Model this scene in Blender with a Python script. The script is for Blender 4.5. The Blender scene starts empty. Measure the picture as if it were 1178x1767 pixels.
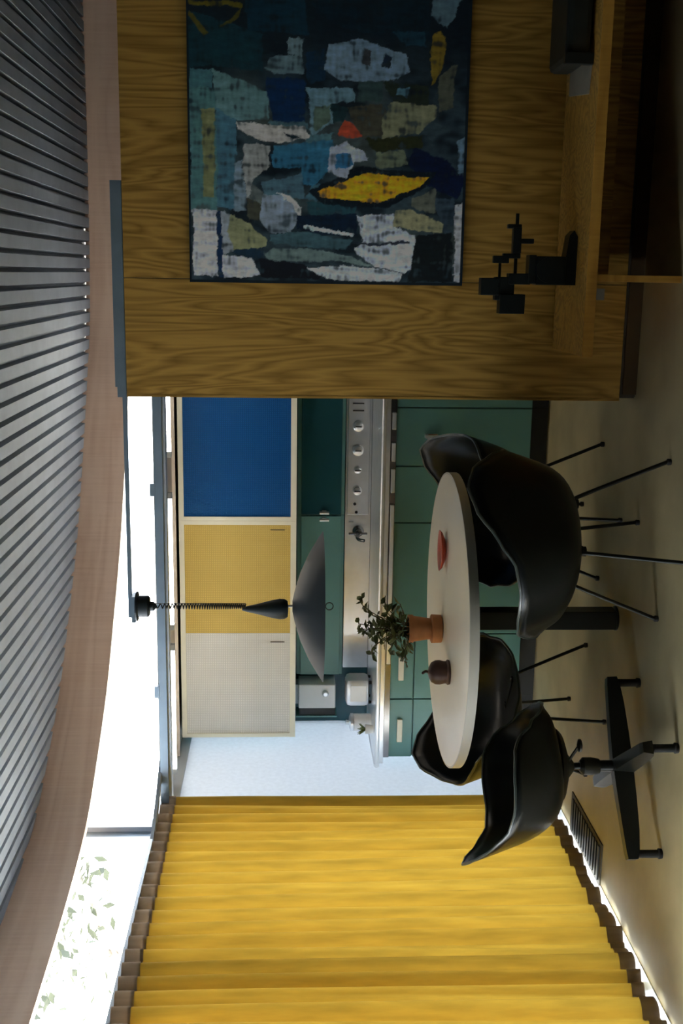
import bpy, bmesh, math, random
from mathutils import Vector, Matrix, noise
random.seed(7)
PI = math.pi
scene = bpy.context.scene
COL = scene.collection

# ------------------------------------------------------------------ camera
# the photograph is a slide held on its side: the camera is rolled so that the
# room's "right" is the picture's "up"
F_PX, H0, ROLL, CAM_H = 1900.0, 493.0, 0.004, 1.40
yaw = math.radians(12.26); pit = math.atan((589 - H0) / F_PX)
Fw = Vector((-math.sin(yaw)*math.cos(pit), math.cos(yaw)*math.cos(pit), -math.sin(pit)))
Rw = Vector((math.cos(yaw), math.sin(yaw), 0)); Uw = Rw.cross(Fw)
R2 = Rw*math.cos(ROLL) + Uw*math.sin(ROLL); U2 = Uw*math.cos(ROLL) - Rw*math.sin(ROLL)
cam_d = bpy.data.cameras.new('camera'); cam = bpy.data.objects.new('camera', cam_d); COL.objects.link(cam)
cx, cy, cz = -U2, R2, -Fw
cam.matrix_world = Matrix(((cx.x, cy.x, cz.x, 0), (cx.y, cy.y, cz.y, 0), (cx.z, cy.z, cz.z, CAM_H), (0, 0, 0, 1)))
cam_d.sensor_fit = 'VERTICAL'; cam_d.sensor_height = 36.0; cam_d.lens = F_PX*36/1767
cam_d.clip_start = .05; cam_d.clip_end = 200
scene.camera = cam

# ------------------------------------------------------------------ light
world = bpy.data.worlds.new('sky'); scene.world = world; world.use_nodes = True
wn = world.node_tree; wn.nodes.clear()
wo = wn.nodes.new('ShaderNodeOutputWorld'); wb = wn.nodes.new('ShaderNodeBackground')
wb.inputs['Color'].default_value = (.90, .95, 1.0, 1); wb.inputs['Strength'].default_value = 7.0
wn.links.new(wb.outputs[0], wo.inputs[0])
sun_d = bpy.data.lights.new('sun', 'SUN'); sun_d.energy = 22.0; sun_d.angle = math.radians(3); sun_d.color = (1, .93, .82)
sun = bpy.data.objects.new('sun', sun_d); COL.objects.link(sun)
sun.rotation_euler = Vector((.10, -.36, -.92)).to_track_quat('-Z', 'Y').to_euler()
def portal(name, loc, direction, sx, sy):
    d = bpy.data.lights.new(name, 'AREA'); d.shape = 'RECTANGLE'; d.size = sx; d.size_y = sy
    d.cycles.is_portal = True
    o = bpy.data.objects.new(name, d); COL.objects.link(o); o.location = loc
    o.rotation_euler = Vector(direction).to_track_quat('-Z', 'Y').to_euler()
scene.view_settings.view_transform = 'Standard'; scene.view_settings.look = 'None'
scene.view_settings.gamma = 1.0; scene.view_settings.use_curve_mapping = False
scene.view_settings.exposure = 1.22
scene.cycles.use_denoising = True
scene.cycles.max_bounces = 10; scene.cycles.diffuse_bounces = 6; scene.cycles.transmission_bounces = 6
scene.cycles.transparent_max_bounces = 12; scene.cycles.sample_clamp_indirect = 8.0

# ------------------------------------------------------------------ materials
def srgb(r, g, b):
    f = lambda c: (c/255/12.92) if c/255 <= .04045 else ((c/255+.055)/1.055)**2.4
    return (f(r), f(g), f(b), 1)
class NT:
    def __init__(s, name):
        s.m = bpy.data.materials.new(name); s.m.use_nodes = True; s.t = s.m.node_tree
        s.p = s.t.nodes['Principled BSDF']; s.out = s.t.nodes['Material Output']
    def n(s, kind, **kw):
        nd = s.t.nodes.new(kind)
        for k, v in kw.items():
            if k in nd.inputs: nd.inputs[k].default_value = v
            else: setattr(nd, k, v)
        return nd
    def l(s, a, b): s.t.links.new(a, b)
    def coord(s, scale=(1, 1, 1), kind='Object', rot=(0, 0, 0)):
        tc = s.n('ShaderNodeTexCoord'); mp = s.n('ShaderNodeMapping')
        mp.inputs['Scale'].default_value = scale; mp.inputs['Rotation'].default_value = rot
        s.l(tc.outputs[kind], mp.inputs['Vector']); return mp.outputs['Vector']
    def ramp(s, fac, stops):
        r = s.n('ShaderNodeValToRGB'); e = r.color_ramp.elements
        while len(e) < len(stops): e.new(.5)
        for i, (p, c) in enumerate(stops): e[i].position = p; e[i].color = c
        s.l(fac, r.inputs['Fac']); return r.outputs['Color']
    def bump(s, h, strength=.3, dist=.01):
        b = s.n('ShaderNodeBump'); b.inputs['Strength'].default_value = strength; b.inputs['Distance'].default_value = dist
        s.l(h, b.inputs['Height']); s.l(b.outputs['Normal'], s.p.inputs['Normal'])
def plain(name, c, rough=.5, metal=0.0, var=.12, scale=9, bump=.05, coat=0.0, spec=.5):
    m = NT(name); m.p.inputs['Specular IOR Level'].default_value = spec
    nz = m.n('ShaderNodeTexNoise', Scale=scale, Detail=5.0); m.l(m.coord(), nz.inputs['Vector'])
    a = tuple(max(0, x*(1-var)) for x in c[:3])+(1,); b = tuple(min(1, x*(1+var)) for x in c[:3])+(1,)
    m.l(m.ramp(nz.outputs['Fac'], [(.3, a), (.7, b)]), m.p.inputs['Base Color'])
    m.p.inputs['Roughness'].default_value = rough; m.p.inputs['Metallic'].default_value = metal
    m.p.inputs['Coat Weight'].default_value = coat
    if bump: 
        n2 = m.n('ShaderNodeTexNoise', Scale=scale*14, Detail=2.0); m.l(m.coord(), n2.inputs['Vector']); m.bump(n2.outputs['Fac'], bump, .003)
    return m.m
def wood(name, dark, light, rough=.42, stretch=(3.2, 3.2, .45), rings=2.6):
    m = NT(name)
    v = m.coord(stretch)
    warp = m.n('ShaderNodeTexNoise', Scale=1.1, Detail=3.0, Distortion=.5); m.l(v, warp.inputs['Vector'])
    mul = m.n('ShaderNodeMath', operation='MULTIPLY'); mul.inputs[1].default_value = rings*9
    m.l(warp.outputs['Fac'], mul.inputs[0])
    fr = m.n('ShaderNodeMath', operation='PINGPONG'); fr.inputs[1].default_value = 1.0; m.l(mul.outputs[0], fr.inputs[0])
    v2 = m.coord((90, 90, 3.5)); fine = m.n('ShaderNodeTexNoise', Scale=1.0, Detail=4.0); m.l(v2, fine.inputs['Vector'])
    mx = m.n('ShaderNodeMath', operation='MULTIPLY_ADD'); mx.inputs[1].default_value = .42
    m.l(fr.outputs[0], mx.inputs[0]); 
    f2 = m.n('ShaderNodeMath', operation='MULTIPLY'); f2.inputs[1].default_value = .65; m.l(fine.outputs['Fac'], f2.inputs[0])
    m.l(f2.outputs[0], mx.inputs[2])
    m.l(m.ramp(mx.outputs[0], [(.22, dark), (.72, light)]), m.p.inputs['Base Color'])
    m.p.inputs['Roughness'].default_value = rough
    m.bump(fine.outputs['Fac'], .12, .002)
    return m.m
def thin_glass(name, tint=(.96, .98, 1, 1)):
    m = NT(name); m.t.nodes.remove(m.p)
    tr = m.n('ShaderNodeBsdfTransparent'); tr.inputs['Color'].default_value = tint
    gl = m.n('ShaderNodeBsdfGlossy', Roughness=.02); fr = m.n('ShaderNodeLayerWeight', Blend=.12)
    nz = m.n('ShaderNodeTexNoise', Scale=.7); m.l(m.coord(), nz.inputs['Vector'])
    bp = m.n('ShaderNodeBump', Strength=.02, Distance=.01); m.l(nz.outputs['Fac'], bp.inputs['Height']); m.l(bp.outputs[0], gl.inputs['Normal'])
    pw = m.n('ShaderNodeMath', operation='POWER'); pw.inputs[1].default_value = 5.0; m.l(fr.outputs['Facing'], pw.inputs[0])
    mx = m.n('ShaderNodeMixShader'); m.l(pw.outputs[0], mx.inputs[0]); m.l(tr.outputs[0], mx.inputs[1]); m.l(gl.outputs[0], mx.inputs[2])
    m.l(mx.outputs[0], m.out.inputs[0]); return m.m
def translucent(name, dcol, tcol, mix=.5, scale=(30, 30, 4), bump=.2, var=.2):
    m = NT(name)
    nz = m.n('ShaderNodeTexNoise', Scale=1.0, Detail=6.0); m.l(m.coord(scale), nz.inputs['Vector'])
    def rr(c): return m.ramp(nz.outputs['Fac'], [(.3, tuple(x*(1-var) for x in c[:3])+(1,)), (.7, tuple(min(1, x*(1+var*.6)) for x in c[:3])+(1,))])
    m.l(rr(dcol), m.p.inputs['Base Color']); m.p.inputs['Roughness'].default_value = .8
    tl = m.n('ShaderNodeBsdfTranslucent'); m.l(rr(tcol), tl.inputs['Color'])
    if bump: m.bump(nz.outputs['Fac'], bump, .004)
    mx = m.n('ShaderNodeMixShader'); mx.inputs[0].default_value = mix
    m.l(m.p.outputs[0], mx.inputs[1]); m.l(tl.outputs[0], mx.inputs[2]); m.l(mx.outputs[0], m.out.inputs[0]); return m.m
def gridded(name, c, rough=.35, pitch=.0105, depth=.5):
    # woven / pressed grid panel: small square relief
    m = NT(name); hs = []
    for i, ax in enumerate((0, 2)):
        sp = m.n('ShaderNodeSeparateXYZ'); m.l(m.coord(), sp.inputs[0])
        a = m.n('ShaderNodeMath', operation='MULTIPLY'); a.inputs[1].default_value = 2*PI/pitch; m.l(sp.outputs[ax], a.inputs[0])
        b = m.n('ShaderNodeMath', operation='SINE'); m.l(a.outputs[0], b.inputs[0]); hs.append(b.outputs[0])
    mn = m.n('ShaderNodeMath', operation='MINIMUM'); m.l(hs[0], mn.inputs[0]); m.l(hs[1], mn.inputs[1])
    m.l(m.ramp(mn.outputs[0], [(.0, tuple(x*.72 for x in c[:3])+(1,)), (.5, c)]), m.p.inputs['Base Color'])
    m.p.inputs['Roughness'].default_value = rough; m.bump(mn.outputs[0], depth, .002); m.p.inputs['Specular IOR Level'].default_value = .15; return m.m

M = {}
M['oak'] = wood('oak veneer', (.27, .145, .024, 1), (.57, .335, .075, 1), stretch=(4.2, 4.2, .5), rings=4.6)
M['bench'] = wood('bench oak', (.46, .22, .035, 1), (.64, .34, .06, 1), stretch=(.45, 3.2, 3.2))
M['fascia'] = wood('redwood fascia', (.74, .49, .35, 1), (.86, .62, .47, 1), stretch=(.3, .3, 3), rings=1.6)
M['floor'] = plain('cork floor', (.37, .31, .17, 1), .55, 0, .16, 3.5, .08)
M['deck'] = plain('painted steel deck', (.30, .34, .40, 1), .65, 0, .10, 6, .03)
M['skirt'] = plain('dark stained skirting', (.085, .05, .018, 1), .6)
M['steel'] = plain('blue grey steel paint', (.20, .27, .34, 1), .4, .2, .1, 8, .02)
M['palesteel'] = plain('pale grey steel paint', (.50, .56, .63, 1), .4, .1, .06, 8, .02)
M['plaster'] = plain('dark plaster', (.10, .085, .06, 1), .9, 0, .1, 5, .1)
M['teal'] = plain('teal enamel', (.115, .285, .262, 1), .38, 0, .06, 4, .01)
M['tealdark'] = plain('dark teal gloss', (.02, .085, .10, 1), .12, 0, .06, 4, 0)
M['kick'] = plain('black kick board', (.012, .014, .014, 1), .5)
M['cream'] = plain('cream painted frame', (.76, .74, .60, 1), .45, 0, .05, 6, .02)
M['beige'] = plain('beige valance', (.55, .48, .40, 1), .6, 0, .06, 6, .04)
M['blue'] = gridded('blue grid panel', (.002, .095, .33, 1), .4)
M['yellow'] = gridded('yellow grid panel', (.80, .585, .17, 1), .5)
M['white'] = gridded('white grid panel', (.86, .85, .80, 1), .5)
M['chrome'] = plain('brushed chrome', (.80, .82, .85, 1), .32, .85, .05, 12, .02)
M['darkchrome'] = plain('dark chrome', (.25, .25, .26, 1), .25, 1.0, .08, 12, .02)
M['enamel'] = plain('white enamel', (.78, .78, .76, 1), .3, 0, .04, 9, .01)
M['frost'] = translucent('frosted panel', (.66, .68, .70, 1), (.58, .63, .70, 1), .30, (40, 40, 40), .1, .06)
M['glass'] = thin_glass('window glass')
M['curtain'] = translucent('yellow curtain cloth', (.46, .305, .050, 1), (.55, .35, .045, 1), .115)
M['heading'] = translucent('taupe heading and hem shade', (.36, .30, .24, 1), (.30, .22, .16, 1), .25)  # doubled heading cloth; on the hem its dark tone is painted shade
M['black'] = plain('black moulded shell', (.005, .007, .007, 1), .30, 0, .2, 7, .02, .0, .22)
M['rim'] = plain('shell rim edge', (.05, .065, .06, 1), .3, 0, .1, 7, 0)
M['rod'] = plain('black steel rod', (.012, .014, .012, 1), .4, .3, .1, 20, 0)
M['rubber'] = plain('rubber glide', (.01, .01, .01, 1), .7)
M['tabletop'] = plain('white laminate', (.86, .80, .67, 1), .28, 0, .04, 3, 0)
M['edge'] = plain('laminate edge', (.60, .58, .50, 1), .5, 0, .04, 5, 0)
M['red'] = plain('red lacquer', (.42, .055, .02, 1), .4, 0, .15, 12, .02)
M['brown'] = plain('dark brown glaze', (.055, .022, .016, 1), .45, 0, .2, 14, .03)
M['terracotta'] = plain('terracotta', (.42, .17, .055, 1), .75, 0, .2, 14, .1)
M['soil'] = plain('soil', (.03, .02, .012, 1), .95, 0, .4, 60, .6)
M['leaf'] = plain('leaf', (.10, .13, .035, 1), .5, 0, .45, 9, .05)
M['stem'] = plain('stem', (.06, .05, .02, 1), .7)
M['lampgrey'] = plain('dark grey lamp enamel', (.022, .032, .040, 1), .5, .0, .1, 8, .02, .0, .35)
M['iron'] = plain('black iron', (.010, .016, .018, 1), .45, .3, .2, 16, .05)
M['canvasedge'] = plain('black canvas edge', (.008, .012, .016, 1), .7)
M['leather'] = plain('dark green leather', (.012, .016, .013, 1), .5, 0, .2, 20, .1)
M['paper'] = plain('buff paper', (.25, .23, .18, 1), .8)
M['vent'] = plain('vent metal', (.06, .05, .03, 1), .6, .3, .1, 12, .05)
M['ground'] = plain('garden gravel', (.50, .48, .42, 1), .9, 0, .25, 4, .3)
M['bark'] = plain('bark', (.22, .19, .16, 1), .9, 0, .3, 9, .4)
M['leafout'] = translucent('garden leaves', (.03, .035, .025, 1), (.05, .06, .035, 1), .2, (8, 8, 8), 0)
M['tube'] = plain('white lamp tube', (.85, .86, .88, 1), .3)
_p = M['tube'].node_tree.nodes['Principled BSDF']; _p.inputs['Emission Color'].default_value = (1, .95, .86, 1); _p.inputs['Emission Strength'].default_value = 9.0

# paint layer: colours come from the mesh's own colour attribute, brushwork from noise
pm = NT('oil paint')
pa = pm.n('ShaderNodeAttribute'); pa.attribute_name = 'paint'
pz = pm.n('ShaderNodeTexNoise', Scale=70.0, Detail=6.0); pm.l(pm.coord((1, 1, .5)), pz.inputs['Vector'])
hs = pm.n('ShaderNodeMix', data_type='RGBA', blend_type='MULTIPLY'); hs.inputs[0].default_value = .6
pm.l(pa.outputs['Color'], hs.inputs[6]); pm.l(pm.ramp(pz.outputs['Fac'], [(.3, (.62, .62, .66, 1)), (.68, (1.25, 1.25, 1.25, 1))]), hs.inputs[7])
pm.l(hs.outputs[2], pm.p.inputs['Base Color']); pm.p.inputs['Roughness'].default_value = .5; pm.bump(pz.outputs['Fac'], .5, .003)
M['paint'] = pm.m

# ------------------------------------------------------------------ helpers
def tag(o, label=None, cat=None, group=None, kind=None):
    if label: o['label'] = label
    if cat: o['category'] = cat
    if group: o['group'] = group
    if kind: o['kind'] = kind
    return o
def empty(name, loc=(0, 0, 0), rz=0, parent=None):
    o = bpy.data.objects.new(name, None); o.empty_display_size = .1; COL.objects.link(o)
    o.location = loc; o.rotation_euler = (0, 0, rz)
    if parent: o.parent = parent
    return o
class MB:
    def __init__(s): s.bm = bmesh.new()
    def box(s, x0, x1, y0, y1, z0, z1, bev=0.0, mat=None):
        r = bmesh.ops.create_cube(s.bm, size=1); vs = r['verts']
        for v in vs: v.co = Vector(((x0+x1)/2+v.co.x*(x1-x0), (y0+y1)/2+v.co.y*(y1-y0), (z0+z1)/2+v.co.z*(z1-z0)))
        if bev:
            es = list({e for v in vs for e in v.link_edges})
            r2 = bmesh.ops.bevel(s.bm, geom=es, offset=bev, segments=2, affect='EDGES', profile=.5); vs = r2['verts']
        if mat is not None: bmesh.ops.transform(s.bm, matrix=mat, verts=list({v for v in vs}))
        return s
    def tube(s, pts, rad, n=8, cap=True):
        pts = [Vector(p) for p in pts]; rads = rad if isinstance(rad, (list, tuple)) else [rad]*len(pts)
        rings = []; up = None
        for i, p in enumerate(pts):
            t = (pts[min(i+1, len(pts)-1)]-pts[max(i-1, 0)]).normalized()
            if up is None: up = Vector((0, 0, 1)) if abs(t.z) < .9 else Vector((1, 0, 0))
            a = t.cross(up)
            a = a.normalized() if a.length > 1e-6 else Vector((1, 0, 0))
            b = t.cross(a).normalized(); up = -b if b.dot(up) < 0 else b
            a = t.cross(up).normalized()
            rings.append([s.bm.verts.new(p+(a*math.cos(k*2*PI/n)+up*math.sin(k*2*PI/n))*rads[i]) for k in range(n)])
        for r0, r1 in zip(rings, rings[1:]):
            for k in range(n): s.bm.faces.new((r0[k], r0[(k+1) % n], r1[(k+1) % n], r1[k]))
        if cap: s.bm.faces.new(rings[0][::-1]); s.bm.faces.new(rings[-1])
        return s
    def lathe(s, prof, n=32, c=(0, 0, 0), axis='Z', close=True):
        rings = []
        for r, z in prof:
            ring = []
            for k in range(n):
                a = 2*PI*k/n; x, y = r*math.cos(a), r*math.sin(a)
                p = {'Z': (x, y, z), 'Y': (x, z, y), 'X': (z, x, y)}[axis]
                ring.append(s.bm.verts.new((c[0]+p[0], c[1]+p[1], c[2]+p[2])))
            rings.append(ring)
        for r0, r1 in zip(rings, rings[1:]):
            for k in range(n): s.bm.faces.new((r0[k], r0[(k+1) % n], r1[(k+1) % n], r1[k]))
        if close: s.bm.faces.new(rings[0]); s.bm.faces.new(rings[-1])
        return s
    def prism(s, pts, z0, z1):       # polygon in xy, extruded along z
        a = [s.bm.verts.new((x, y, z0)) for x, y in pts]; b = [s.bm.verts.new((x, y, z1)) for x, y in pts]
        n = len(pts)
        for k in range(n): s.bm.faces.new((a[k], a[(k+1) % n], b[(k+1) % n], b[k]))
        s.bm.faces.new(a[::-1]); s.bm.faces.new(b); return s
    def build(s, name, mat, parent=None, smooth=False, loc=None):
        bmesh.ops.recalc_face_normals(s.bm, faces=s.bm.faces)
        me = bpy.data.meshes.new(name); s.bm.to_mesh(me); s.bm.free()
        if smooth:
            me.polygons.foreach_set('use_smooth', [True]*len(me.polygons))
            try: me.set_sharp_from_angle(angle=math.radians(40))
            except Exception: pass
        o = bpy.data.objects.new(name, me); COL.objects.link(o)
        me.materials.append(M[mat] if isinstance(mat, str) else mat)
        if parent: o.parent = parent
        if loc: o.location = loc
        return o
def box(name, mat, x0, x1, y0, y1, z0, z1, parent=None, bev=0.0):
    return MB().box(x0, x1, y0, y1, z0, z1, bev).build(name, mat, parent)
def mesh_obj(name, verts, faces, mat, parent=None, smooth=True):
    me = bpy.data.meshes.new(name); me.from_pydata(verts, [], faces); me.update()
    if smooth: me.polygons.foreach_set('use_smooth', [True]*len(me.polygons))
    o = bpy.data.objects.new(name, me); COL.objects.link(o); me.materials.append(M[mat])
    if parent: o.parent = parent
    return o
def copy_tree(o, parent=None):
    c = o.copy(); COL.objects.link(c); c.parent = parent
    for ch in list(o.children): copy_tree(ch, c)
    return c
def struct(o): return tag(o, kind='structure')
def interp(xs, ys, x):
    if x <= xs[0]: return ys[0]
    for i in range(len(xs)-1):
        if x <= xs[i+1]:
            t = (x-xs[i])/(xs[i+1]-xs[i]); t = t*t*(3-2*t)*.45+t*.55
            return ys[i]+(ys[i+1]-ys[i])*t
    return ys[-1]
def catmull(pts, per=8):
    out = []; n = len(pts)
    for i in range(n-1):
        p0, p1, p2, p3 = (Vector(pts[max(i-1, 0)]), Vector(pts[i]), Vector(pts[i+1]), Vector(pts[min(i+2, n-1)]))
        for k in range(per):
            t = k/per
            out.append(.5*((2*p1)+(p2-p0)*t+(2*p0-5*p1+4*p2-p3)*t*t+(3*p1-p0-3*p2+p3)*t**3))
    out.append(Vector(pts[-1])); return out

# ================================================================== SETTING
XL, XR, YB, DECK = -2.71, 3.6, -2.6, 2.60
struct(box('floor', 'floor', -2.95, XR+.1, YB-.1, 7.3, -.10, 0))
# corrugated steel deck, ribs running away from the viewer
prof = []; x = -3.35; pitch = .080
while x < XR+.1:
    prof += [(x, DECK), (x+.050, DECK), (x+.056, DECK+.036), (x+.074, DECK+.036)]; x += pitch
prof.append((x, DECK))
vs = []; fs = []
for i, (px, pz) in enumerate(prof): vs += [(px, YB-.1, pz), (px, 7.35, pz)]
for i in range(len(prof)-1): fs.append((2*i, 2*i+1, 2*i+3, 2*i+2))
ceil = mesh_obj('ceiling', vs, fs, 'deck', None, False); struct(ceil)
sol = ceil.modifiers.new('thick', 'SOLIDIFY'); sol.thickness = .004; sol.offset = 1
struct(box('roof', 'plaster', -3.35, XR+.1, YB-.1, 7.35, DECK+.045, DECK+.14))

# outer walls out of view
struct(box('wall_right', 'plaster', XR, XR+.1, YB, 7.2, 0, DECK))
struct(box('wall_rear', 'plaster', -2.9, XR, YB-.1, YB, 0, DECK))
wl = struct(box('wall_left', 'plaster', -2.88, -2.74, YB, 2.75, 0, DECK))

# curved timber fascia under the deck, following the window line round the corner
curve = catmull([(-2.775, 2.75), (-2.76, 3.6), (-2.70, 4.4), (-2.60, 4.9), (-2.42, 5.25), (-2.18, 5.60), (-1.90, 5.88), (-1.57, 6.18), (-1.2, 6.42), (-.6, 6.74), (-.2, 6.90), (.7, 6.98), (2.2, 7.0), (3.6, 7.0)], 8)
def ribbon(name, pts, z0, z1, th, mat, parent=None, off=0.0):
    n = len(pts); nor = []
    for i in range(n):
        t = (pts[min(i+1, n-1)]-pts[max(i-1, 0)]).normalized(); nor.append(Vector((-t.y, t.x)))   # points outward (left / back)
    v = []; f = []
    for p, q in zip(pts, nor):
        a = p+q*off; b = p+q*(off+th)
        v += [(a.x, a.y, z0), (a.x, a.y, z1), (b.x, b.y, z1), (b.x, b.y, z0)]
    for i in range(n-1):
        for k in range(4): f.append((4*i+k, 4*i+4+k, 4*i+4+(k+1) % 4, 4*i+(k+1) % 4))
    f += [(0, 1, 2, 3), (4*n-1, 4*n-2, 4*n-3, 4*n-4)]
    return mesh_obj(name, v, f, mat, parent, False)
struct(ribbon('trim_1', curve, 2.35, DECK+.020, .045, 'fascia'))
struct(box('added_flute_stop', 'plaster', .25, XR, 7.045, 7.10, 2.35, DECK+.044))  # unseen strip added behind the fascia to stop daylight through the deck flutes
cut = next(i for i, p in enumerate(curve) if p.x > -.35)
# clerestory glass under the fascia
w2 = struct(empty('window_2'))
gi = list(range(0, cut, 8))+[cut]
for a, b in zip(gi, gi[1:]):
    ribbon('pane', curve[a:b+1], 2.035, 2.35, .004, 'glass', w2, .02)
ribbon('sill', curve[:cut+1], 2.02, 2.036, .05, 'palesteel', w2, .0)
struct(ribbon('wall_back', curve[cut:], 2.03, 2.35, .05, 'plaster'))
struct(box('wall_far', 'plaster', .6, XR, 7.02, 7.12, 0, 2.36))

# kitchen: lower roof, rear wall, end walls
struct(box('ceiling_kitchen', 'beige', -2.80, .8, 5.23, 7.15, 2.012, 2.035))
struct(box('wall_kitchen', 'tealdark', -2.78, .8, 6.42, 6.50, 0, 2.012))
struct(box('wall_end', 'plaster', .7, .8, 4.55, 7.05, 0, 2.012))
# the end of the left wall beyond the curtain: frosted sheet in a steel frame
wf = struct(empty('window_3', (0, 0, 0)))
box('pane', 'frost', -2.735, -2.725, 5.24, 6.42, .0, 1.965, wf)
box('frame', 'palesteel', -2.76, -2.70, 5.19, 5.235, 0, 2.0, wf)
box('rail', 'palesteel', -2.77, -2.715, 5.24, 6.42, 1.955, 2.01, wf)
box('rail', 'palesteel', -2.765, -2.722, 5.24, 6.42, 0, .04, wf)

# steel beam across the kitchen front, valance and lamp tube behind it
bm_ = struct(empty('trim_2'))
box('beam', 'steel', -2.74, .7, 5.17, 5.23, 1.985, 2.024, bm_)
box('lower_flange', 'palesteel', -2.74, .7, 5.20, 5.27, 1.972, 1.986, bm_)
for X in (-1.02, -2.04): box('bracket', 'steel', X-.03, X+.03, 5.165, 5.20, 2.02, 2.045, bm_)

# ------------------------------------------------------------------ left window wall
w1 = struct(empty('window_1'))
def rail(z0, z1, x0=-2.775, x1=-2.700, y0=2.75, y1=5.17, mat='palesteel', name='rail'): return box(name, mat, x0, x1, y0, y1, z0, z1, w1)
rail(.052, .100); rail(1.945, 2.022, -2.80, -2.690)
box('sill', 'chrome', -2.80, -2.635, 2.75, 5.18, 0, .004, w1)
posts = [(4.95, 5.17), (3.74, 3.80), (2.75, 2.81)]
for i, (a, b) in enumerate(posts):
    if i == 0:
        box('post', 'palesteel', -2.80, -2.72, 5.085, 5.17, 1.945, DECK, w1); box('post_web', 'steel', -2.775, -2.745, 4.99, 5.085, 1.945, DECK, w1)
        box('post_flange', 'palesteel', -2.80, -2.72, 4.945, 4.99, 1.945, DECK, w1)
        box('post_foot', 'palesteel', -2.80, -2.76, 5.13, 5.17, 0, 1.945, w1)
    else: box('post', 'palesteel', -2.80, -2.72, a, b, 0, 1.95, w1)
for (a0, a1), (b0, b1) in zip(posts, posts[1:]):
    box('pane', 'glass', -2.762, -2.758, b1, (5.13 if a0 > 4.9 else a0), .082, 1.945, w1)
portal('window_portal', (-2.83, 3.97, 1.0), (1, 0, 0), 2.45, 1.95)
portal('clerestory_portal', (-2.86, 3.97, 2.19), (1, 0, 0), 2.45, .32)
portal('clerestory_portal', (-1.75, 6.35, 2.2), (.6, -.8, 0), 3.2, .34)
portal('frosted_portal', (-2.80, 5.8, 1.0), (1, 0, 0), 1.2, 1.9)

# ------------------------------------------------------------------ wood partition
part = struct(empty('wall_center'))
box('core', 'plaster', -.476, XR, 4.375, 4.50, .0, 2.02, part)
seams = [-.48, -.03, 1.17, 2.37, 3.57]
for a, b in zip(seams, seams[1:]):
    o = MB().box(-(b-a)/2+.0012, (b-a)/2-.0012, -.009, .009, -.98, .98, .001).build('panel', 'oak', part, loc=((a+b)/2, 4.369, 1.045))
box('edge_strip', 'oak', -.487, -.475, 4.36, 4.50, .065, 2.025, part)
box('skirting', 'plaster', -.47, XR, 4.366, 4.372, .0, .062, part)
struct(box('baseboard_center', 'skirt', -.46, XR, 4.352, 4.364, .0, .055))

# steel channel on the partition and the arm that reaches out over the table
arm = tag(empty('steel_arm', (-.45, 4.40, 2.028)), 'blue-grey steel channel on partition top with long thin arm holding the pendant', 'bracket')
box('channel', 'steel', .0, .78, -.035, .045, .0, .042, arm)
MB().prism([(-.04, -.035), (.0, -.035), (.0, .045), (-.04, .045)], .0, .034).build('channel_end', 'steel', arm)
box('arm_bar', 'steel', -.955, -.04, -.010, .014, .004, .019, arm)
box('mounting_plate', 'steel', -.97, -.86, -.03, .04, -.012, .004, arm)

# ================================================================== KITCHEN
YF = 5.755
def cabinet(x0, x1, label, drawers=False, pull=None):
    r = tag(empty('base_cabinet', ((x0+x1)/2, YF, 0)), label, 'cabinet', None); w = (x1-x0)/2
    box('body', 'teal', -w, w, .022, .60, .095, .845, r); box('kick_board', 'kick', -w, w, .055, .58, 0, .095, r)
    z = .818
    if drawers:
        d = MB().box(-w+.003, w-.003, 0, .02, .690, z, .002).build('drawer', 'teal', r)
        box('handle', 'cream', -.075, .06, -.022, -.004, .745, .775, d, .003)
        for s in (-.055, .045): box('handle_post', 'teal', s-.006, s+.006, -.006, .001, .752, .768, d)
        z = .684
    d = MB().box(-w+.003, w-.003, 0, .02, .10, z, .002).build('door', 'teal', r)
    return r
cabinet(-.686, .0, 'teal base cabinet running behind the wood partition')
oven = cabinet(-1.0, -.687, 'narrow teal base cabinet with short brown pull near the partition', pull=1)
cabinet(-1.308, -1.001, 'narrow teal base cabinet below the round range knobs')
hd = box('pull', 'terracotta', -.14, .02, -.045, -.018, .60, .655, oven, .006)
for s in (-.13, .008): box('handle_bracket', 'chrome', s-.008, s+.010, -.048, .001, .60, .668, hd)
cabinet(-1.935, -1.309, 'wide teal base cabinet behind the table plant')
cabinet(-2.316, -1.936, 'teal drawer cabinet with cream handle right of the end unit', True)
cabinet(-2.665, -2.317, 'teal drawer cabinet at the counter end by the frosted panel', True)

ct = tag(empty('worktop', (-1.0, YF, .85)), 'long stainless steel kitchen worktop with chrome front edge', 'countertop')
box('slab', 'chrome', -1.69, 1.5, -.03, .60, .0, .048, ct, .004)
MB().tube([(-1.69, -.030, .036), (1.5, -.030, .036)], .013, 12).build('rolled_edge', 'chrome', ct, True)
MB().tube([(-1.70, -.030, .036), (-1.70, .55, .036)], .016, 12).build('end_cap', 'chrome', ct, True)
for a, b in [(-.71, -.80), (-.87, -.97), (-1.012, -1.14), (-1.205, -2.10)]:
    box('edge_pull', 'chrome', b+1.0, a+1.0, -.034, -.014, -.028, -.006, ct, .003)
box('lower_trim', 'darkchrome', -1.66, 1.0, -.012, .0, -.032, .0, ct)

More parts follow.
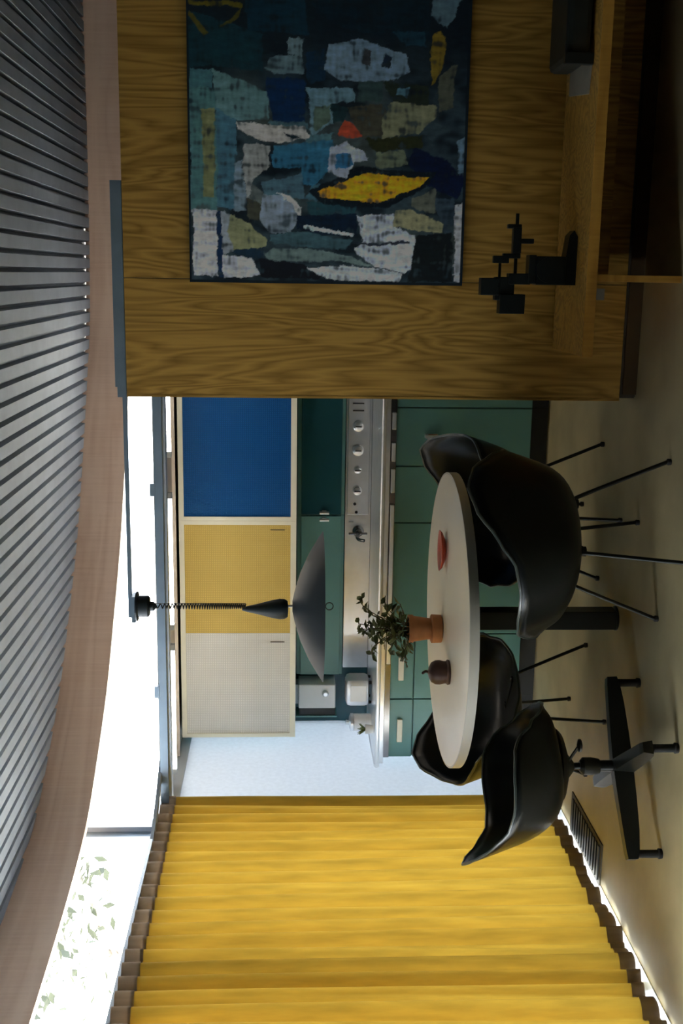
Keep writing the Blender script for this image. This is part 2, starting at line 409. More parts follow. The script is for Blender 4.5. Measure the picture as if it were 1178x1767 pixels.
# stainless back panel with controls
bp = tag(empty('control_panel', (-1.0, 6.38, .898)), 'bright stainless splashback strip with round range knobs', 'control panel')
box('sheet', 'chrome', -1.36, 1.4, .0, .03, .0, .150, bp)
box('range_plate', 'chrome', -.40, .42, -.012, .0, .012, .140, bp, .003)
for X, r in ((.13, .026), (-.012, .028), (-.128, .019), (-.252, .023)):
    k = MB().lathe([(r*1.25, 0), (r*1.25, -.006), (r, -.008), (r*.92, -.03), (r*.6, -.034)], 24, (X, -.012, .082), 'Y').build('knob', 'chrome', bp, True)
    MB().box(X-.004, X+.004, -.054, -.044, .064, .100, .002).build('pointer', 'darkchrome', k)
for X in (.22, .262):
    box('socket', 'darkchrome', X-.004, X+.004, -.016, -.008, .05, .115, bp)
for X, z in ((-.335, .095), (-.385, .085)): MB().lathe([(.009, 0), (.007, -.006)], 12, (X, -.012, z), 'Y').build('screw', 'rubber', bp)

sp = tag(empty('wall_tap', (-1.50, 6.378, .95)), 'dark chrome wall tap projecting from the splashback strip', 'tap')
MB().lathe([(.034, 0), (.034, -.012), (.02, -.02), (.02, -.07)], 20, (0, 0, .02), 'Y').build('body', 'darkchrome', sp, True)
MB().tube(catmull([(0, -.06, .02), (0, -.14, .035), (.0, -.22, .03), (0, -.25, .0)], 5), .010, 10).build('spout', 'darkchrome', sp, True)
MB().box(-.006, .006, -.08, -.066, -.03, .08, .003).build('lever', 'darkchrome', sp)
box('hook', 'chrome', .05, .056, -.02, .0, .05, .075, sp)

# low teal wall cabinets between splashback and upper cabinets
def lowcab(x0, x1, mat, label, handle):
    r = tag(empty('sliding_cabinet', ((x0+x1)/2, 6.25, 1.06)), label, 'cabinet'); w = (x1-x0)/2
    box('body', 'teal', -w, w, .02, .165, 0, .272, r)
    d = box('door', mat, -w+.004, w-.004, .0, .018, .018, .25, r, .002)
    if handle:
        hx = w-.02 if handle > 0 else -w+.02
        a = MB().tube([(hx-.0, -.03, .09), (hx-.0, -.03, .145)], .009, 10).build('handle', 'chrome', d, True)
        box('handle_plate', 'chrome', hx-.010, hx+.010, -.024, .002, .105, .130, a)
    return r
lowcab(-1.378, .0, 'tealdark', 'glossy dark teal sliding cabinet above the range knobs', -1)
lowcab(-2.36, -1.380, 'teal', 'dull teal sliding cabinet behind the pendant lamp shade', 1)
box_ = box('bottom_rail', 'teal', 0, 1, 0, 1, 0, 1) if False else None

# upper cabinets: three sliding fronts in cream frames
def upper(x0, x1, mat, label, left=True, right=True):
    r = tag(empty('wall_cabinet', ((x0+x1)/2, 6.0, 1.345)), label, 'cabinet'); w = (x1-x0)/2
    box('body', 'teal', -w, w, .03, .40, .0, .642, r)
    t = .016
    box('top_rail', 'cream', -w, w, -.004, .03, .620, .648, r); box('bottom_rail', 'cream', -w, w, -.004, .03, -.004, .028, r)
    if left: box('stile', 'cream', -w, -w+t*1.4, -.003, .03, .028, .62, r)
    if right: box('stile', 'cream', w-t*1.4, w, -.003, .03, .028, .62, r)
    d = box('door', mat, -w+(t if left else 0), w-(t if right else 0), .008, .02, .028, .62, r)
    box('finger_pull', 'vent', w-.055, w-.05, .006, .0085, .06, .14, d) if mat != 'blue' else None
    return r
upper(-1.356, .0, 'blue', 'wall cabinet with deep blue gridded sliding front')
upper(-2.014, -1.357, 'yellow', 'wall cabinet with mustard yellow gridded front behind the lamp cord', False, True)
upper(-2.645, -2.015, 'white', 'wall cabinet with off-white gridded front near the frosted panel', True, False)
val = tag(empty('valance', (-1.0, 5.84, 1.995)), 'long beige valance board above the wall cabinets under the soffit', 'valance')
box('board', 'beige', -1.69, 1.0, .0, .015, -.002, .016, val)

for X, lab in ((-.55, 'blue'), (-1.45, 'yellow'), (-2.25, 'white')):
    tb = tag(empty('lamp_tube', (X, 5.46, 1.985)), 'lit white fluorescent tube under the kitchen soffit, before the %s wall cabinet' % lab, 'lamp', 'kitchen lamp tubes')
    MB().tube([(-.33, 0, 0), (.33, 0, 0)], .013, 10).build('tube', 'tube', tb, True)
    for s in (-.345, .345): box('socket', 'palesteel', s-.015, s+.015, -.016, .016, -.014, .027, tb)
# things at the far end of the worktop
t = tag(empty('towel_dispenser', (-2.47, 6.20, 1.10)), 'white paper towel dispenser with dark slot hung under white cabinet', 'dispenser')
box('case', 'enamel', -.075, .075, -.02, .14, .0, .22, t, .006)
box('slot', 'kick', -.125, -.078, .0, .12, .0, .215, t); box('side_plate', 'teal', -.135, -.126, -.01, .13, -.01, .235, t)
MB().lathe([(.018, 0), (.02, -.012), (.012, -.02)], 16, (.02, -.02, .06), 'Y').build('button', 'chrome', t, True)
box('bracket', 'palesteel', -.06, .06, .02, .12, .22, .242, t)
t = tag(empty('toaster', (-2.385, 6.08, .898)), 'small rounded chrome toaster on worktop next to white canister', 'toaster')
MB().box(-.085, .085, -.07, .07, .012, .150, .028).build('body', 'chrome', t, True)
box('front_plate', 'enamel', -.05, .05, -.074, -.068, .03, .125, t, .003)
for s in (-.025, .025): box('slot', 'kick', -.06, .06, s-.009, s+.009, .1505, .152, t)
for sx in (-.06, .06):
    for sy in (-.05, .05): MB().lathe([(.008, 0), (.010, .014)], 10, (sx, sy, 0)).build('foot', 'rubber', t)
t = tag(empty('canister', (-2.565, 6.02, .898)), 'white lidded canister on worktop beside the chrome toaster', 'canister')
MB().lathe([(.046, 0), (.050, .006), (.050, .10), (.046, .104)], 28).build('body', 'enamel', t, True)
MB().lathe([(.052, .104), (.052, .120), (.035, .128), (.012, .130), (.014, .146), (.004, .150)], 28).build('lid', 'chrome', t, True)
t = tag(empty('potted_herb', (-2.54, 5.86, .898)), 'tiny dark green herb pot at the worktop end', 'plant')
MB().lathe([(.022, 0), (.028, .045), (.025, .046), (.02, .040)], 16).build('pot', 'enamel', t, True)
mb = MB()
for i in range(14):
    a = random.random()*6.28; mb.tube([(0, 0, .04), (.012*math.cos(a), .012*math.sin(a), .06), (.032*math.cos(a), .032*math.sin(a), .072+.02*random.random())], [.003, .007, .001], 5)
mb.build('leaves', 'leaf', t, True)
t = tag(empty('wall_hook', (-2.50, 6.418, 1.02)), 'pale double hook on the dark teal kitchen wall', 'hook')

box('plate', 'enamel', -.03, .03, -.008, .0, -.012, .012, t, .002)
MB().tube(catmull([(.0, -.008, .0), (.0, -.03, -.01), (.0, -.035, .01)], 5), .005, 8).build('hook', 'chrome', t, True)

# ================================================================== CURTAIN
def curtain():
    r = tag(empty('curtain', (-2.645, 3.6, 0)), 'floor-length golden yellow pleated curtain drawn across the left windows', 'curtain')
    ys = []; y = 5.195; Y1 = 3.22; n = 560
    def wave(y, z):
        k = z/2.0
        p = y*2*PI/.094+1.2*math.sin(y*5.1)+.8*math.sin(y*2.3+1)
        amp = .028+.008*math.sin(y*3.7+.4)
        top = 2.6*abs(math.sin(p/2))**.8-1.5
        low = 2.2*abs(math.sin(p*.31+.7))**.8-1.2+.2*math.sin(p*1.3)
        return amp*(top*min(1, .35+.8*k)+low*(1-k)*.6)+.010*math.sin(y*1.9+z*1.1)
    def sheet(name, z0, z1, nz, mat, off=0, solid=.0012):
        v = []; f = []
        for i in range(n+1):
            y = 5.195-(5.195-Y1)*i/n
            for j in range(nz+1):
                z = z0+(z1-z0)*j/nz
                zz = z + (.006*math.sin(y*9)+.005*math.sin(y*23) if j == 0 and z0 < .1 else 0)
                v.append((wave(y, z)+off, y-3.6, zz))
        for i in range(n):
            for j in range(nz):
                a = i*(nz+1)+j; f.append((a, a+1, a+nz+2, a+nz+1))
        return mesh_obj(name, v, f, mat, r)
    sheet('cloth', .030, 1.962, 22, 'curtain')
    sheet('heading', 1.950, 2.022, 2, 'heading', .004)
    sheet('hem', .027, .088, 2, 'heading', .0035)  # dark overlay on the gold cloth: shade of the bottom rail painted in
curtain()
tr = tag(empty('curtain_track', (-2.65, 3.7, 2.034)), 'slim steel track above the yellow curtain heading', 'curtain track')
box('rail', 'palesteel', -.055, .02, -1.0, 1.49, -.012, .002, tr)

# ================================================================== DINING TABLE
TX, TY, TZ = -1.415, 4.41, .728
tb = tag(empty('dining_table', (TX, TY, 0)), 'round white dining table on a single dark post', 'table')
R = .615
MB().lathe([(R-.006, TZ-.002), (R-.012, TZ), (R*.5, TZ), (.02, TZ)], 96).build('top', 'tabletop', tb, True)
MB().lathe([(R-.010, TZ-.040), (R, TZ-.038), (R, TZ-.002), (R-.006, TZ-.0015)], 96, close=True).build('edge_band', 'edge', tb, True)
box('post', 'rod', -.040, .040, -.040, .040, .006, TZ-.04, tb, .004)
MB().lathe([(.052, 0), (.052, .006), (.045, .010)], 32).build('floor_plate', 'rod', tb, True)
MB().lathe([(.05, TZ-.055), (.19, TZ-.048), (.19, TZ-.040)], 32).build('top_plate', 'rod', tb, True)

# red dish
t = tag(empty('dish', (-1.135, 4.47, TZ)), 'shallow red oval dish on the white round table', 'dish')
v = []; f = []; N = 40
profd = [(.0, .010), (.5, .012), (.85, .014), (1.0, .026), (.97, .026), (.80, .013), (.55, .004), (.35, .0), (.0, .0)]
for k in range(N):
    a = 2*PI*k/N
    for rr, z in profd: v.append((.088*rr*math.cos(a), .062*rr*math.sin(a), z))
m_ = len(profd)
for k in range(N):
    for j in range(m_-1): f.append((k*m_+j, k*m_+j+1, ((k+1) % N)*m_+j+1, ((k+1) % N)*m_+j))
mesh_obj('bowl', v, f, 'red', t)

# dark bell-shaped jar
t = tag(empty('bell_jar', (-1.595, 4.25, TZ)), 'squat dark brown bell-shaped jar with stem on the white table', 'jar')
MB().lathe([(.050, 0), (.052, .008), (.046, .014), (.046, .022), (.050, .040), (.049, .058), (.040, .074), (.022, .084), (.006, .088)], 32).build('body', 'brown', t, True)
MB().tube(catmull([(0, 0, .085), (.004, 0, .098), (-.006, .0, .112)], 4), [.006]*8+[.003], 8).build('stem', 'brown', t, True)

# potted plant on table
PX, PY = -1.49, 4.50
pl = tag(empty('potted_plant', (PX, PY, TZ)), 'terracotta pot with bushy trailing green plant on the white table', 'plant')
MB().lathe([(.048, 0), (.060, .004), (.062, .045), (.055, .048)], 32).build('saucer', 'terracotta', pl, True)
MB().lathe([(.042, .03), (.056, .125), (.060, .125), (.061, .145), (.052, .145), (.050, .13)], 32).build('pot', 'terracotta', pl, True)
MB().lathe([(.050, .126), (.03, .132), (.005, .134)], 24).build('soil', 'soil', pl, True)
leafm = bpy.data.meshes.new('leaf')
lv = [(0, 0, 0), (.008, .010, .002), (.010, .022, .004), (.0, .038, .001), (-.010, .022, .004), (-.008, .010, .002), (0, .02, 0)]
leafm.from_pydata(lv, [], [(0, 1, 6), (1, 2, 6), (2, 3, 6), (3, 4, 6), (4, 5, 6), (5, 0, 6)]); leafm.materials.append(M['leaf'])
rnd = random.Random(3)
for i in range(30):
    a = rnd.random()*6.28; sp_ = .04+.13*rnd.random(); hgt = .20+.15*rnd.random()
    if i % 5 == 0: hgt = .16; sp_ = .17
    dx, dy = sp_*math.cos(a), sp_*math.sin(a)*.8
    pts = catmull([(dx*.1, dy*.1, .128), (dx*.35, dy*.35, .128+(hgt-.128)*.6), (dx*.75, dy*.75, hgt), (dx*1.05, dy*1.05, hgt-.01+.03*rnd.random())], 5)
    MB().tube(pts, .0018, 5).build('stem', 'stem', pl, True)
    for j in range(8):
        p = pts[4+int(j*(len(pts)-5)/7.01)]
        o = bpy.data.objects.new('leaf', leafm); COL.objects.link(o); o.parent = pl; o.location = p
        o.rotation_euler = (rnd.uniform(-.9, .9), rnd.uniform(-.9, .9), rnd.random()*6.28); sc = rnd.uniform(.75, 1.35); o.scale = (sc, sc, sc)

# ================================================================== PENDANT LAMP
LX, LY = -1.36, 4.405
lp = tag(empty('pendant_lamp', (LX, LY, 1.245)), 'dark pendant lamp with shallow dish shade and coiled cord over the table', 'lamp')
MB().lathe([(.045, .770), (.045, .722), (.038, .716)], 28).build('canopy', 'lampgrey', lp, True)
MB().lathe([(.020, .716), (.020, .700), (.010, .690)], 16).build('cord_grip', 'lampgrey', lp, True)
MB().lathe([(.062, .771), (.062, .764), (.046, .760)], 28).build('canopy_flange', 'lampgrey', lp, True)
MB().tube([(.012, 0, .70), (.012, 0, .32)], .0016, 6).build('lift_wire', 'rod', lp)
pts = []
turns = 34
for k in range(turns*10+1):
    s = k/(turns*10); rr = .0085+.0035*math.sin(s*3.1); st = .70-.38*(s**.75)
    pts.append((rr*math.cos(s*turns*2*PI), rr*math.sin(s*turns*2*PI), st))
MB().tube(pts, .0026, 6).build('coiled_cord', 'rod', lp, True)
MB().lathe([(.006, .335), (.012, .315), (.022, .27), (.036, .215), (.043, .180), (.042, .160), (.034, .146), (.010, .143)], 28, (-.012, 0, 0)).build('counterweight', 'lampgrey', lp, True)
MB().lathe([(.006, .145), (.006, .118)], 10).build('neck', 'chrome', lp, True)
dish = [(.022, .126), (.06, .118), (.14, .094), (.22, .058), (.29, .016), (.313, .0), (.306, .0), (.285, .012), (.215, .052), (.135, .088), (.06, .111), (.02, .118)]
MB().lathe(dish, 64).build('shade', 'lampgrey', lp, True)
MB().lathe([(.016, .112), (.022, .09), (.032, .062), (.028, .04), (.004, .032)], 20).build('bulb', 'enamel', lp, True)
rp = [(.016*math.cos(a*PI/8), 0, -.028+.016*math.sin(a*PI/8)) for a in range(17)]
MB().tube(rp, .002, 6).build('pull_ring', 'rod', lp, True)
MB().tube([(0, 0, .034), (0, 0, -.012)], .0012, 6).build('pull_cord', 'rod', lp)

# ================================================================== SHELL CHAIRS
RIM = dict(deg=[0, 22, 42, 58, 74, 95, 116, 134, 150, 166, 180],
           R=[.285, .300, .335, .345, .335, .325, .322, .325, .333, .342, .346],
           z=[.045, .050, .085, .160, .222, .242, .250, .275, .340, .412, .438])
def shell_mesh():
    N, Mr = 72, 16
    v = [(0, 0, 0)]; f = []; rim = []
    for i in range(N):
        ph = 2*PI*i/N; d = math.degrees(ph); d = 360-d if d > 180 else d
        Rr = interp(RIM['deg'], RIM['R'], d); zr = interp(RIM['deg'], RIM['z'], d)
        for j in range(1, Mr+1):
            t = j/Mr; a = t*PI/2
            g = math.sin(a)**.80; hh = (1-math.cos(a))**1.45
            fl = max(0, (t-.72)/.28); g *= 1+.085*fl*fl*(1 if d > 50 else .45)
            zz = zr*hh - (.020*fl*fl if d < 60 else 0)
            r = Rr*.95*g
            v.append((r*math.sin(ph), r*math.cos(ph), zz))
            if j == Mr: rim.append(v[-1])
    for i in range(N):
        a = 1+i*Mr; b = 1+((i+1) % N)*Mr
        f.append((0, a, b))
        for j in range(Mr-1): f.append((a+j, a+j+1, b+j+1, b+j))
    return v, f, rim
SV, SF, RIMP = shell_mesh()
def make_shell(parent, z):
    o = mesh_obj('shell', SV, SF, 'black', parent); o.location.z = z
    s = o.modifiers.new('thick', 'SOLIDIFY'); s.thickness = .007; s.offset = 0
    mb = MB(); pts = RIMP+[RIMP[0], RIMP[1]]
    mb.tube(pts, .0058, 6, False).build('rim', 'rim', o, True)
    return o
def rod_chair(zs=.345):
    r = empty('shell_armchair'); make_shell(r, zs)
    for sx in (-1, 1):
        for sy in (-1, 1):
            top = Vector((sx*.095, sy*.095, zs+.012)); kn = Vector((sx*.118, sy*.118, zs-.010)); ft = Vector((sx*.212, sy*.212, .012))
            pts = catmull([top, kn+Vector((sx*-.008, sy*-.008, .010)), kn+Vector((sx*.006, sy*.006, -.018)), ft], 5)
            lg = MB().tube(pts, .0075, 10).build('leg', 'rod', r, True)
            MB().lathe([(.011, 0), (.012, .012), (.009, .016)], 12, (ft.x, ft.y, 0)).build('glide', 'rubber', lg, True)
    for s in (-1, 1):
        MB().tube([(s*.095, -.12, zs+.005), (s*.095, .12, zs+.005)], .007, 8).build('seat_bar', 'rod', r, True)
    MB().tube([(-.11, 0, zs-.006), (.11, 0, zs-.006)], .007, 8).build('cross_bar', 'rod', r, True)
    for sx in (-1, 1):
        for sy in (-1, 1): MB().lathe([(.018, zs-.012), (.016, zs+.014)], 14, (sx*.10, sy*.10, 0)).build('shock_mount', 'rubber', r, True)
    return r
def facing(fx, fy): return math.atan2(-fx, fy)
G = 'black shell armchairs round the table'
A = rod_chair(); A.location = (-.955, 3.90, 0); A.rotation_euler.z = facing(-.70, .72)
tag(A, 'black shell armchair on rod legs, between round table and the wooden bench', 'chair', G)
B = copy_tree(A); B.location = (-1.02, 4.72, 0); B.rotation_euler.z = facing(-.64, -.77)
tag(B, 'black shell armchair on rod legs, between round table and the teal cabinet with brown pull', 'chair', G)
D = copy_tree(A); D.location = (-1.965, 4.74, 0); D.rotation_euler.z = facing(.84, -.54)
tag(D, 'black shell armchair on rod legs, between round table and the frosted white panel', 'chair', G)
# swivel chair
Cc = tag(empty('swivel_armchair', (-1.83, 3.86, 0), 0), 'black swivel shell armchair on a four-arm pedestal base beside the yellow curtain', 'chair', G)
cb = facing(.90, .44)
sh = make_shell(Cc, .375); sh.rotation_euler = (math.radians(7), 0, cb)
sh.scale = (.97, .86, .92)
MB().lathe([(.028, .20), (.034, .23), (.034, .262), (.020, .275)], 24).build('collar', 'rod', Cc, True)
MB().lathe([(.022, .075), (.022, .25), (.014, .26), (.014, .315)], 24).build('column', 'rod', Cc, True)
MB().lathe([(.02, .30), (.05, .325), (.13, .352), (.15, .372), (.13, .38)], 28).build('seat_mount', 'rod', Cc, True)
kn = MB().tube([(.04, -.03, .325), (.115, -.075, .305)], .006, 8).build('tilt_screw', 'rod', Cc, True)
MB().lathe([(.006, 0), (.024, .006), (.024, .014), (.006, .02)], 16, (0, 0, 0)).build('tilt_knob', 'rod', kn, True, (.12, -.078, .292))
ba = math.radians(36)
for k in range(4):
    a = ba+k*PI/2; c, s = math.cos(a), math.sin(a)
    def W(u, w, z): return (u*c-w*s, u*s+w*c, z)
    v = []; f = []
    secs = [(.0, .030, .075, .150), (.12, .028, .076, .146), (.24, .026, .080, .140), (.315, .026, .088, .136), (.345, .024, .096, .132)]
    for u, hw, z0, z1 in secs: v += [W(u, -hw, z0), W(u, hw, z0), W(u, hw*.75, z1), W(u, -hw*.75, z1)]
    for i in range(len(secs)-1):
        for q in range(4): f.append((4*i+q, 4*i+4+q, 4*i+4+(q+1) % 4, 4*i+(q+1) % 4))
    f += [(3, 2, 1, 0), (4*len(secs)-4, 4*len(secs)-3, 4*len(secs)-2, 4*len(secs)-1)]
    lg = mesh_obj('base_arm', v, f, 'rod', Cc, False)
    MB().lathe([(.018, 0), (.020, .012), (.015, .016), (.015, .090)], 16, W(.325, 0, 0)).build('glide', 'rubber', lg, True)

# ================================================================== BENCH, SCULPTURE, PAINTING
bn = tag(empty('bench', (.9, 4.13, 0)), 'long low orange oak bench standing along the wood partition', 'bench')
box('top', 'oak', -1.178, 2.0, -.232, .215, .316, .352, bn, .001)  # darker wood than the edge: the top's dark reflection put into its colour
box('edge_band', 'bench', -1.18, 2.0, -.24, -.232, .315, .352, bn, .001)
for X in (-.905, 1.6): box('leg_panel', 'bench', X-.012, X+.012, -.20, .18, 0, .315, bn, .001)
box('stretcher', 'oak', -.89, 1.58, .10, .12, .18, .30, bn)
box('tag', 'paper', -.98, -.94, -.235, -.225, .285, .315, bn)

sc_ = tag(empty('sculpture', (-.005, 4.08, .352)), 'black iron sculpture of blocks and crossbars standing on the oak bench', 'sculpture')
# coordinates: x right, z up (metres), y depth
def sb(name, x0, x1, z0, z1, d=.05, y=0, parent=sc_): return MB().box(x0, x1, y-d/2, y+d/2, z0, z1, .003).build(name, 'iron', parent)
MB().prism([(-.03, .0), (.165, .0), (.19, .016), (.17, .034), (.05, .05), (-.03, .05)], -.04, .04).build('base', 'iron', sc_).rotation_euler = (PI/2, 0, 0)
sb('body', -.03, .085, .045, .165, .09)
MB().lathe([(.052, -.05), (.052, .05)], 24, (.03, 0, .115), 'Y').build('drum', 'iron', sc_, True)
sb('flange', -.025, .09, .165, .195, .07)
sb('link_block', -.030, .015, .185, .275, .06)
MB().tube([(.01, 0, .245), (.255, 0, .245)], .007, 10).build('rod', 'iron', sc_, True)
sb('crossbar', .195, .212, .228, .285, .03); sb('crossbar', .135, .155, .175, .250, .03); sb('crossbar', .075, .095, .228, .30, .03)
sb('collar', .095, .20, .228, .262, .04)
sb('upper_block', -.075, -.005, .315, .39, .06); sb('lower_block', -.150, -.070, .205, .31, .07); sb('joint', -.095, .0, .25, .33, .05)
MB().tube([(-.01, 0, .31), (.06, 0, .31)], .006, 8).build('pin', 'iron', sc_, True)
sb('tee_bar', .055, .085, .275, .34, .03)

sc_.scale = (.88, .88, .88)
# dark case at the end of the bench
cs = tag(empty('document_case', (1.02, 4.14, .3535)), 'dark leather case lying on the oak bench with a buff sheet', 'case')
box('body', 'leather', -.30, .34, -.17, .10, .008, .095, cs, .02)
box('lid_strap', 'leather', -.31, -.27, -.176, -.155, .0, .10, cs, .003)
MB().prism([(-.40, -.14), (-.30, -.16), (-.28, .12), (-.37, .12)], .0, .008).build('sheet', 'paper', cs)

# painting: hung on the oak partition
pt = tag(empty('painting', (.0, 4.335, 0)), 'large abstract oil painting in dark blues and greys with a yellow leaf shape', 'painting')
PX0, PX1, PZ0, PZ1 = -.042, 1.36, .722, 1.770
box('stretcher_frame', 'canvasedge', PX0, PX1, -.006, .020, PZ0, PZ1, pt)
PATCH = [
 ([(330,560),(415,520),(420,690),(385,690)], (110,130,145)), ([(610,440),(700,435),(690,475),(615,485)], (70,105,115)), ([(440,600),(480,640),(470,700),(430,660)], (85,95,95)),
 ([(690,345),(740,350),(735,395),(700,400)], (20,45,50)), ([(245,240),(320,245),(320,300),(245,300)], (55,95,105)), ([(860,265),(1000,280),(1000,335),(890,335)], (28,38,30)),
 ([(1000,640),(1095,640),(1095,750),(1065,750),(1040,690)], (45,62,75)), ([(490,400),(620,400),(625,420),(500,412)], (60,90,100)), ([(370,830),(480,800),(480,850),(440,850)], (15,40,60)),
 ([(610,180),(665,170),(670,260),(620,280)], (12,40,62)), ([(780,265),(860,268),(855,335),(770,330)], (40,60,62)), ([(640,600),(700,600),(650,660),(610,650)], (55,90,105)),
 ([(240,60),(480,130),(480,240),(300,230),(240,240)], (15,45,55)),
 ([(620,0),(1000,0),(1000,130),(760,120),(640,60)], (6,26,38)), ([(420,20),(600,10),(620,130),(430,120)], (10,40,55)),
 ([(245,300),(330,300),(330,690),(245,690)], (70,110,115)), ([(280,370),(325,370),(320,650),(285,650)], (110,115,80)),
 ([(330,250),(400,270),(390,560),(385,680),(330,680)], (60,100,120)), ([(320,240),(430,280),(490,310),(495,395),(400,400),(330,360)], (85,120,125)),
 ([(250,690),(330,690),(330,905),(255,905)], (170,175,185)), ([(345,690),(375,700),(380,830),(345,840)], (130,140,150)),
 ([(375,700),(440,730),(490,780),(490,805),(380,825),(365,760)], (120,125,95)), ([(345,840),(440,850),(470,905),(345,908)], (165,170,180)),
 ([(490,260),(610,265),(610,400),(510,400),(490,330)], (5,35,70)),
 ([(395,405),(610,415),(625,450),(560,465),(480,470),(440,455),(400,430)], (168,168,166)), ([(540,432),(600,455),(570,456)], (5,30,40)),
 ([(415,475),(500,480),(500,545),(440,600),(430,650),(420,650)], (140,145,145)), ([(510,480),(700,455),(690,560),(640,610),(600,600),(600,540),(510,545)], (40,95,125)),
 ([(470,600),(600,560),(610,650),(480,640)], (65,95,110)), ([(475,640),(560,640),(600,700),(560,760),(500,760),(468,710)], (120,135,150)),
 ([(520,630),(560,640),(600,680),(600,705),(585,705),(570,670)], (190,195,195)), ([(620,660),(780,660),(770,700),(620,700)], (30,65,75)),
 ([(580,705),(780,690),(780,770),(580,750)], (5,25,45)), ([(605,735),(690,740),(775,760),(770,770),(690,752),(605,746)], (175,195,200)),
 ([(500,765),(640,755),(770,785),(740,815),(560,800),(500,790)], (55,85,95)), ([(480,830),(520,810),(640,810),(760,835),(840,870),(700,850),(500,855)], (95,115,115)),
 ([(470,850),(600,860),(680,880),(660,912),(470,910)], (5,10,20)), ([(620,872),(740,865),(930,885),(920,915),(690,915)], (170,180,190)),
 ([(780,700),(900,690),(905,740),(970,765),(960,860),(940,885),(840,870),(770,815),(800,785)], (165,175,190)), ([(770,788),(950,784),(950,792),(770,795)], (30,40,55)),
 ([(905,680),(960,680),(1065,720),(1060,750),(900,740)], (135,135,105)), ([(975,760),(1090,750),(1095,915),(945,915)], (10,20,25)),
 ([(1097,660),(1128,660),(1120,915),(1100,915)], (165,170,175)), ([(960,640),(1040,610),(1030,690),(960,670)], (85,90,80)),
 ([(960,480),(1050,500),(1130,580),(1100,640),(1000,600),(940,530)], (0,15,45)), ([(1100,450),(1128,440),(1125,550),(1100,560)], (95,125,145)),
 ([(740,350),(860,340),(880,380),(850,440),(790,440),(760,395)], (60,60,50)), ([(890,335),(1020,335),(1025,375),(980,430),(850,445),(860,390)], (112,116,92)),
 ([(800,445),(990,440),(990,480),(830,490)], (35,40,20)), ([(830,490),(930,488),(940,530),(835,540)], (98,108,88)),
 ([(622,625),(785,540),(1035,553),(1005,605),(880,672),(670,668)], (4,18,28)), ([(655,625),(800,560),(1010,570),(985,600),(860,655),(660,645)], (205,148,28)),
 ([(690,480),(740,460),(800,490),(810,520),(770,530),(740,582),(690,560)], (150,160,175)), ([(708,500),(762,498),(765,540),(715,552)], (40,95,135)),
 ([(710,440),(735,392),(760,400),(795,437),(760,450)], (150,62,42)),
 ([(680,160),(780,140),(930,180),(945,240),(870,265),(720,265),(665,230)], (100,125,145)), ([(790,170),(820,175),(815,220),(790,210)], (50,55,60)), ([(860,180),(882,190),(872,230),(850,220)], (15,35,60)),
 ([(500,195),(600,200),(610,250),(520,250),(490,230)], (90,115,125)), ([(555,140),(600,140),(600,200),(555,195)], (100,125,135)),
 ([(610,290),(760,290),(765,330),(690,345),(700,400),(630,445),(620,330)], (92,125,140)), ([(640,350),(690,350),(690,400),(640,430)], (75,95,85)),
 ([(245,28),(415,36),(415,50),(250,42)], (90,82,25)), ([(250,60),(305,132),(288,140),(245,80)], (80,72,25)), ([(415,45),(400,80),(350,115),(345,108),(385,75)], (70,66,25)),
 ([(1005,120),(1030,105),(1048,150),(1040,220),(1010,280),(1000,180)], (115,98,35)), ([(1010,0),(1095,0),(1085,60),(1050,100),(1005,60)], (78,105,118)),
 ([(1030,250),(1090,210),(1075,350),(1030,360)], (72,77,66)), ([(900,290),(940,285),(930,320),(900,310)], (72,112,130)), ([(880,110),(980,110),(985,155),(930,150)], (20,50,65)),
 ([(420,650),(470,670),(470,720),(430,710)], (60,62,52)), ([(330,690),(345,690),(345,905),(332,905)], (10,40,75)),
 ([(640,-120),(900,-160),(980,-60),(720,-20)], (40,70,85)), ([(320,-200),(520,-180),(560,-60),(360,-80)], (50,75,70)), ([(760,-330),(1020,-300),(1000,-190),(800,-200)], (85,90,70)), ([(300,-380),(600,-360),(580,-260),(340,-250)], (30,65,90)),
]
def in_poly(poly, x, y):
    c = False; j = len(poly)-1
    for i in range(len(poly)):
        xi, yi = poly[i]; xj, yj = poly[j]
        if (yi > y) != (yj > y) and x < (xj-xi)*(y-yi)/(yj-yi)+xi: c = not c
        j = i
    return c
PB = [(min(p[0] for p in q), max(p[0] for p in q), min(p[1] for p in q), max(p[1] for p in q)) for q, _ in PATCH]
LIN = [srgb(*c) for _, c in PATCH]
NX, NZ = 480, 360
PGAIN = 2.2
v = []; f = []; cols = []
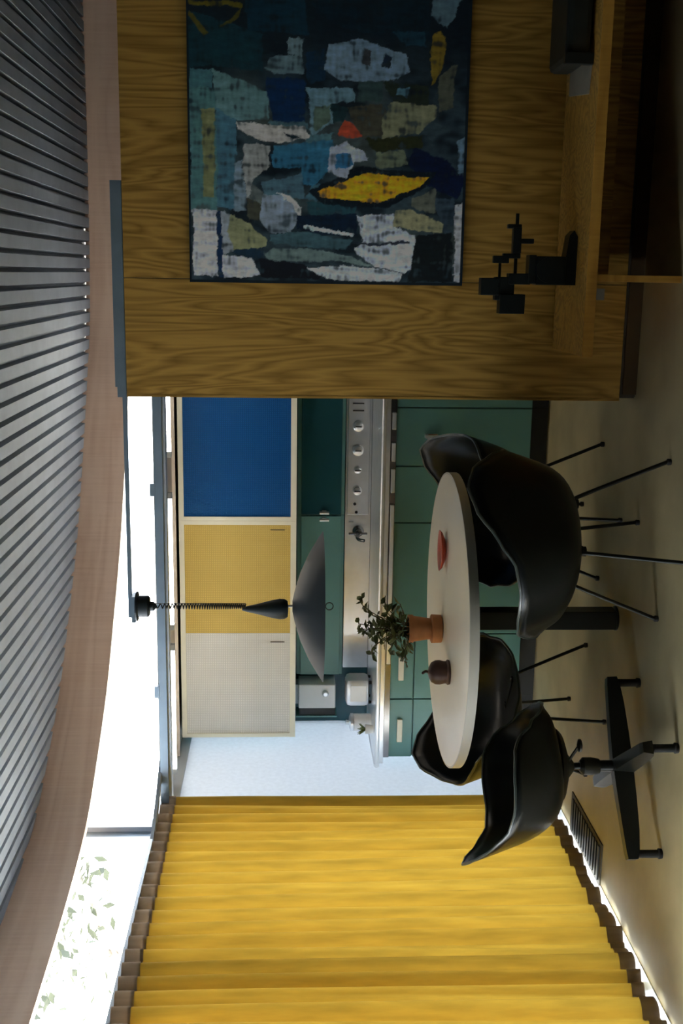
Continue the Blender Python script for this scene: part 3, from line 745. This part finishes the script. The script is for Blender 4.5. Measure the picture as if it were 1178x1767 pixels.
for i in range(NX+1):
    for j in range(NZ+1):
        X = PX0+(PX1-PX0)*i/NX; Z = PZ1+(PZ0-PZ1)*j/NZ
        v.append((X, -.0065, Z))
        u = 240+(PZ1-Z)/(PZ1-PZ0)*890; w = 928-(X-PX0)/1.04*928
        q = Vector((X*9, Z*9, 0))
        u2 = u+9*noise.noise(q)+5*noise.noise(q*4+Vector((3, 1, 0))); w2 = w+9*noise.noise(q+Vector((7, 2, 5)))+5*noise.noise(q*4+Vector((0, 9, 2)))
        bn_ = noise.noise(Vector((X*5, Z*5, 4)))
        b2 = noise.noise(Vector((X*14, Z*8, 9)))+.5*noise.noise(Vector((X*40, Z*25, 2)))
        lo = min(1, max(0, (w-120)/260))
        k1 = max(0, min(1, (b2*1.7+.62)))*lo; k2 = max(0, min(1, bn_*2.2-.2))*lo
        c = [.006+.05*k1+.06*k2, .020+.085*k1+.07*k2, .036+.10*k1+.05*k2]
        tot = [0, 0, 0]
        for (du, dw) in ((0, 0), (7*noise.noise(q*9), 7*noise.noise(q*9+Vector((4, 4, 4))))):
            cc = c
            for k in range(len(PATCH)-1, -1, -1):
                b = PB[k]
                if b[0] <= u2+du <= b[1] and b[2] <= w2+dw <= b[3] and in_poly(PATCH[k][0], u2+du, w2+dw):
                    st = noise.noise(Vector((X*55, Z*16, k*3.1)))+.7*noise.noise(Vector((X*20, Z*80, k)))+.5*noise.noise(Vector((X*8, Z*8, k*7)))
                    m = 1+.34*st
                    kk = max(0, min(.8, (-st-.25)*1.6))
                    cc = [LIN[k][h]*m*PGAIN*(1-kk)+c[h]*kk for h in range(3)]; break
            tot = [a_+b_*.5 for a_, b_ in zip(tot, cc)]
        c = tot
        if u < 247 or u > 1122 or w > 918: c = [.006, .02, .035]
        cols += [max(0, min(1, c[0])), max(0, min(1, c[1])), max(0, min(1, c[2])), 1]
for i in range(NX):
    for j in range(NZ):
        a = i*(NZ+1)+j; f.append((a, a+1, a+NZ+2, a+NZ+1))
po = mesh_obj('painted_canvas', v, f, 'paint', pt)
ca = po.data.color_attributes.new('paint', 'FLOAT_COLOR', 'POINT'); ca.data.foreach_set('color', cols)

# floor vent near the curtain
fv = tag(empty('floor_vent', (-2.545, 4.62, 0)), 'dark rectangular floor vent grille near the curtain hem', 'vent')
box('frame', 'vent', -.10, .10, -.26, .26, 0, .006, fv)
for k in range(12): box('slat', 'rod', -.08, .08, -.235+k*.040, -.215+k*.040, .006, .012, fv)

# ================================================================== OUTSIDE
struct(box('ground', 'ground', -40, -2.95, -20, 40, -.25, -.03))
struct(MB().box(-2.96, 20, 7.5, 40, -.25, -.03).build('ground_far', 'ground'))
def tree(x, y, h, seed, label):
    rn = random.Random(seed); r = tag(empty('tree', (x, y, -.03)), label, 'tree')
    MB().tube(catmull([(0, 0, 0), (.08, .05, h*.35), (-.03, .12, h*.7), (.05, .1, h)], 5), [.09-.0045*k for k in range(16)], 9).build('trunk', 'bark', r, True)
    vv = []; ff = []
    for b in range(16):
        a = rn.random()*6.28; z0 = h*(.42+.5*rn.random()); L = .7+.9*rn.random()
        p1 = Vector((math.cos(a)*L*.5, math.sin(a)*L*.5, z0+.18)); p2 = Vector((math.cos(a)*L, math.sin(a)*L, z0+.10+.25*rn.random()))
        pts = catmull([(0, .08, z0), p1, p2], 5)
        MB().tube(pts, [.024-.0021*k for k in range(len(pts))], 6).build('branch', 'bark', r, True)
        for q in range(46):
            t = pts[3+int(rn.random()*(len(pts)-4))]; c = t+Vector((rn.gauss(0, .10), rn.gauss(0, .10), rn.gauss(0, .08)))
            d = Vector((rn.gauss(0, 1), rn.gauss(0, 1), rn.gauss(0, .6))).normalized(); e = d.cross(Vector((rn.random(), rn.random(), 1))).normalized()
            k = len(vv); s = .035+.03*rn.random()
            vv += [c-d*s, c+e*s*.4, c+d*s, c-e*s*.4]; ff.append((k, k+1, k+2, k+3))
    o = mesh_obj('foliage', vv, ff, 'leafout', r, False); o['kind'] = 'stuff'
tree(-4.6, 6.75, 3.3, 5, 'slender leafy garden tree outside the high window strip')
tree(-7.4, 9.0, 4.6, 9, 'taller garden tree standing further off outside the windows')
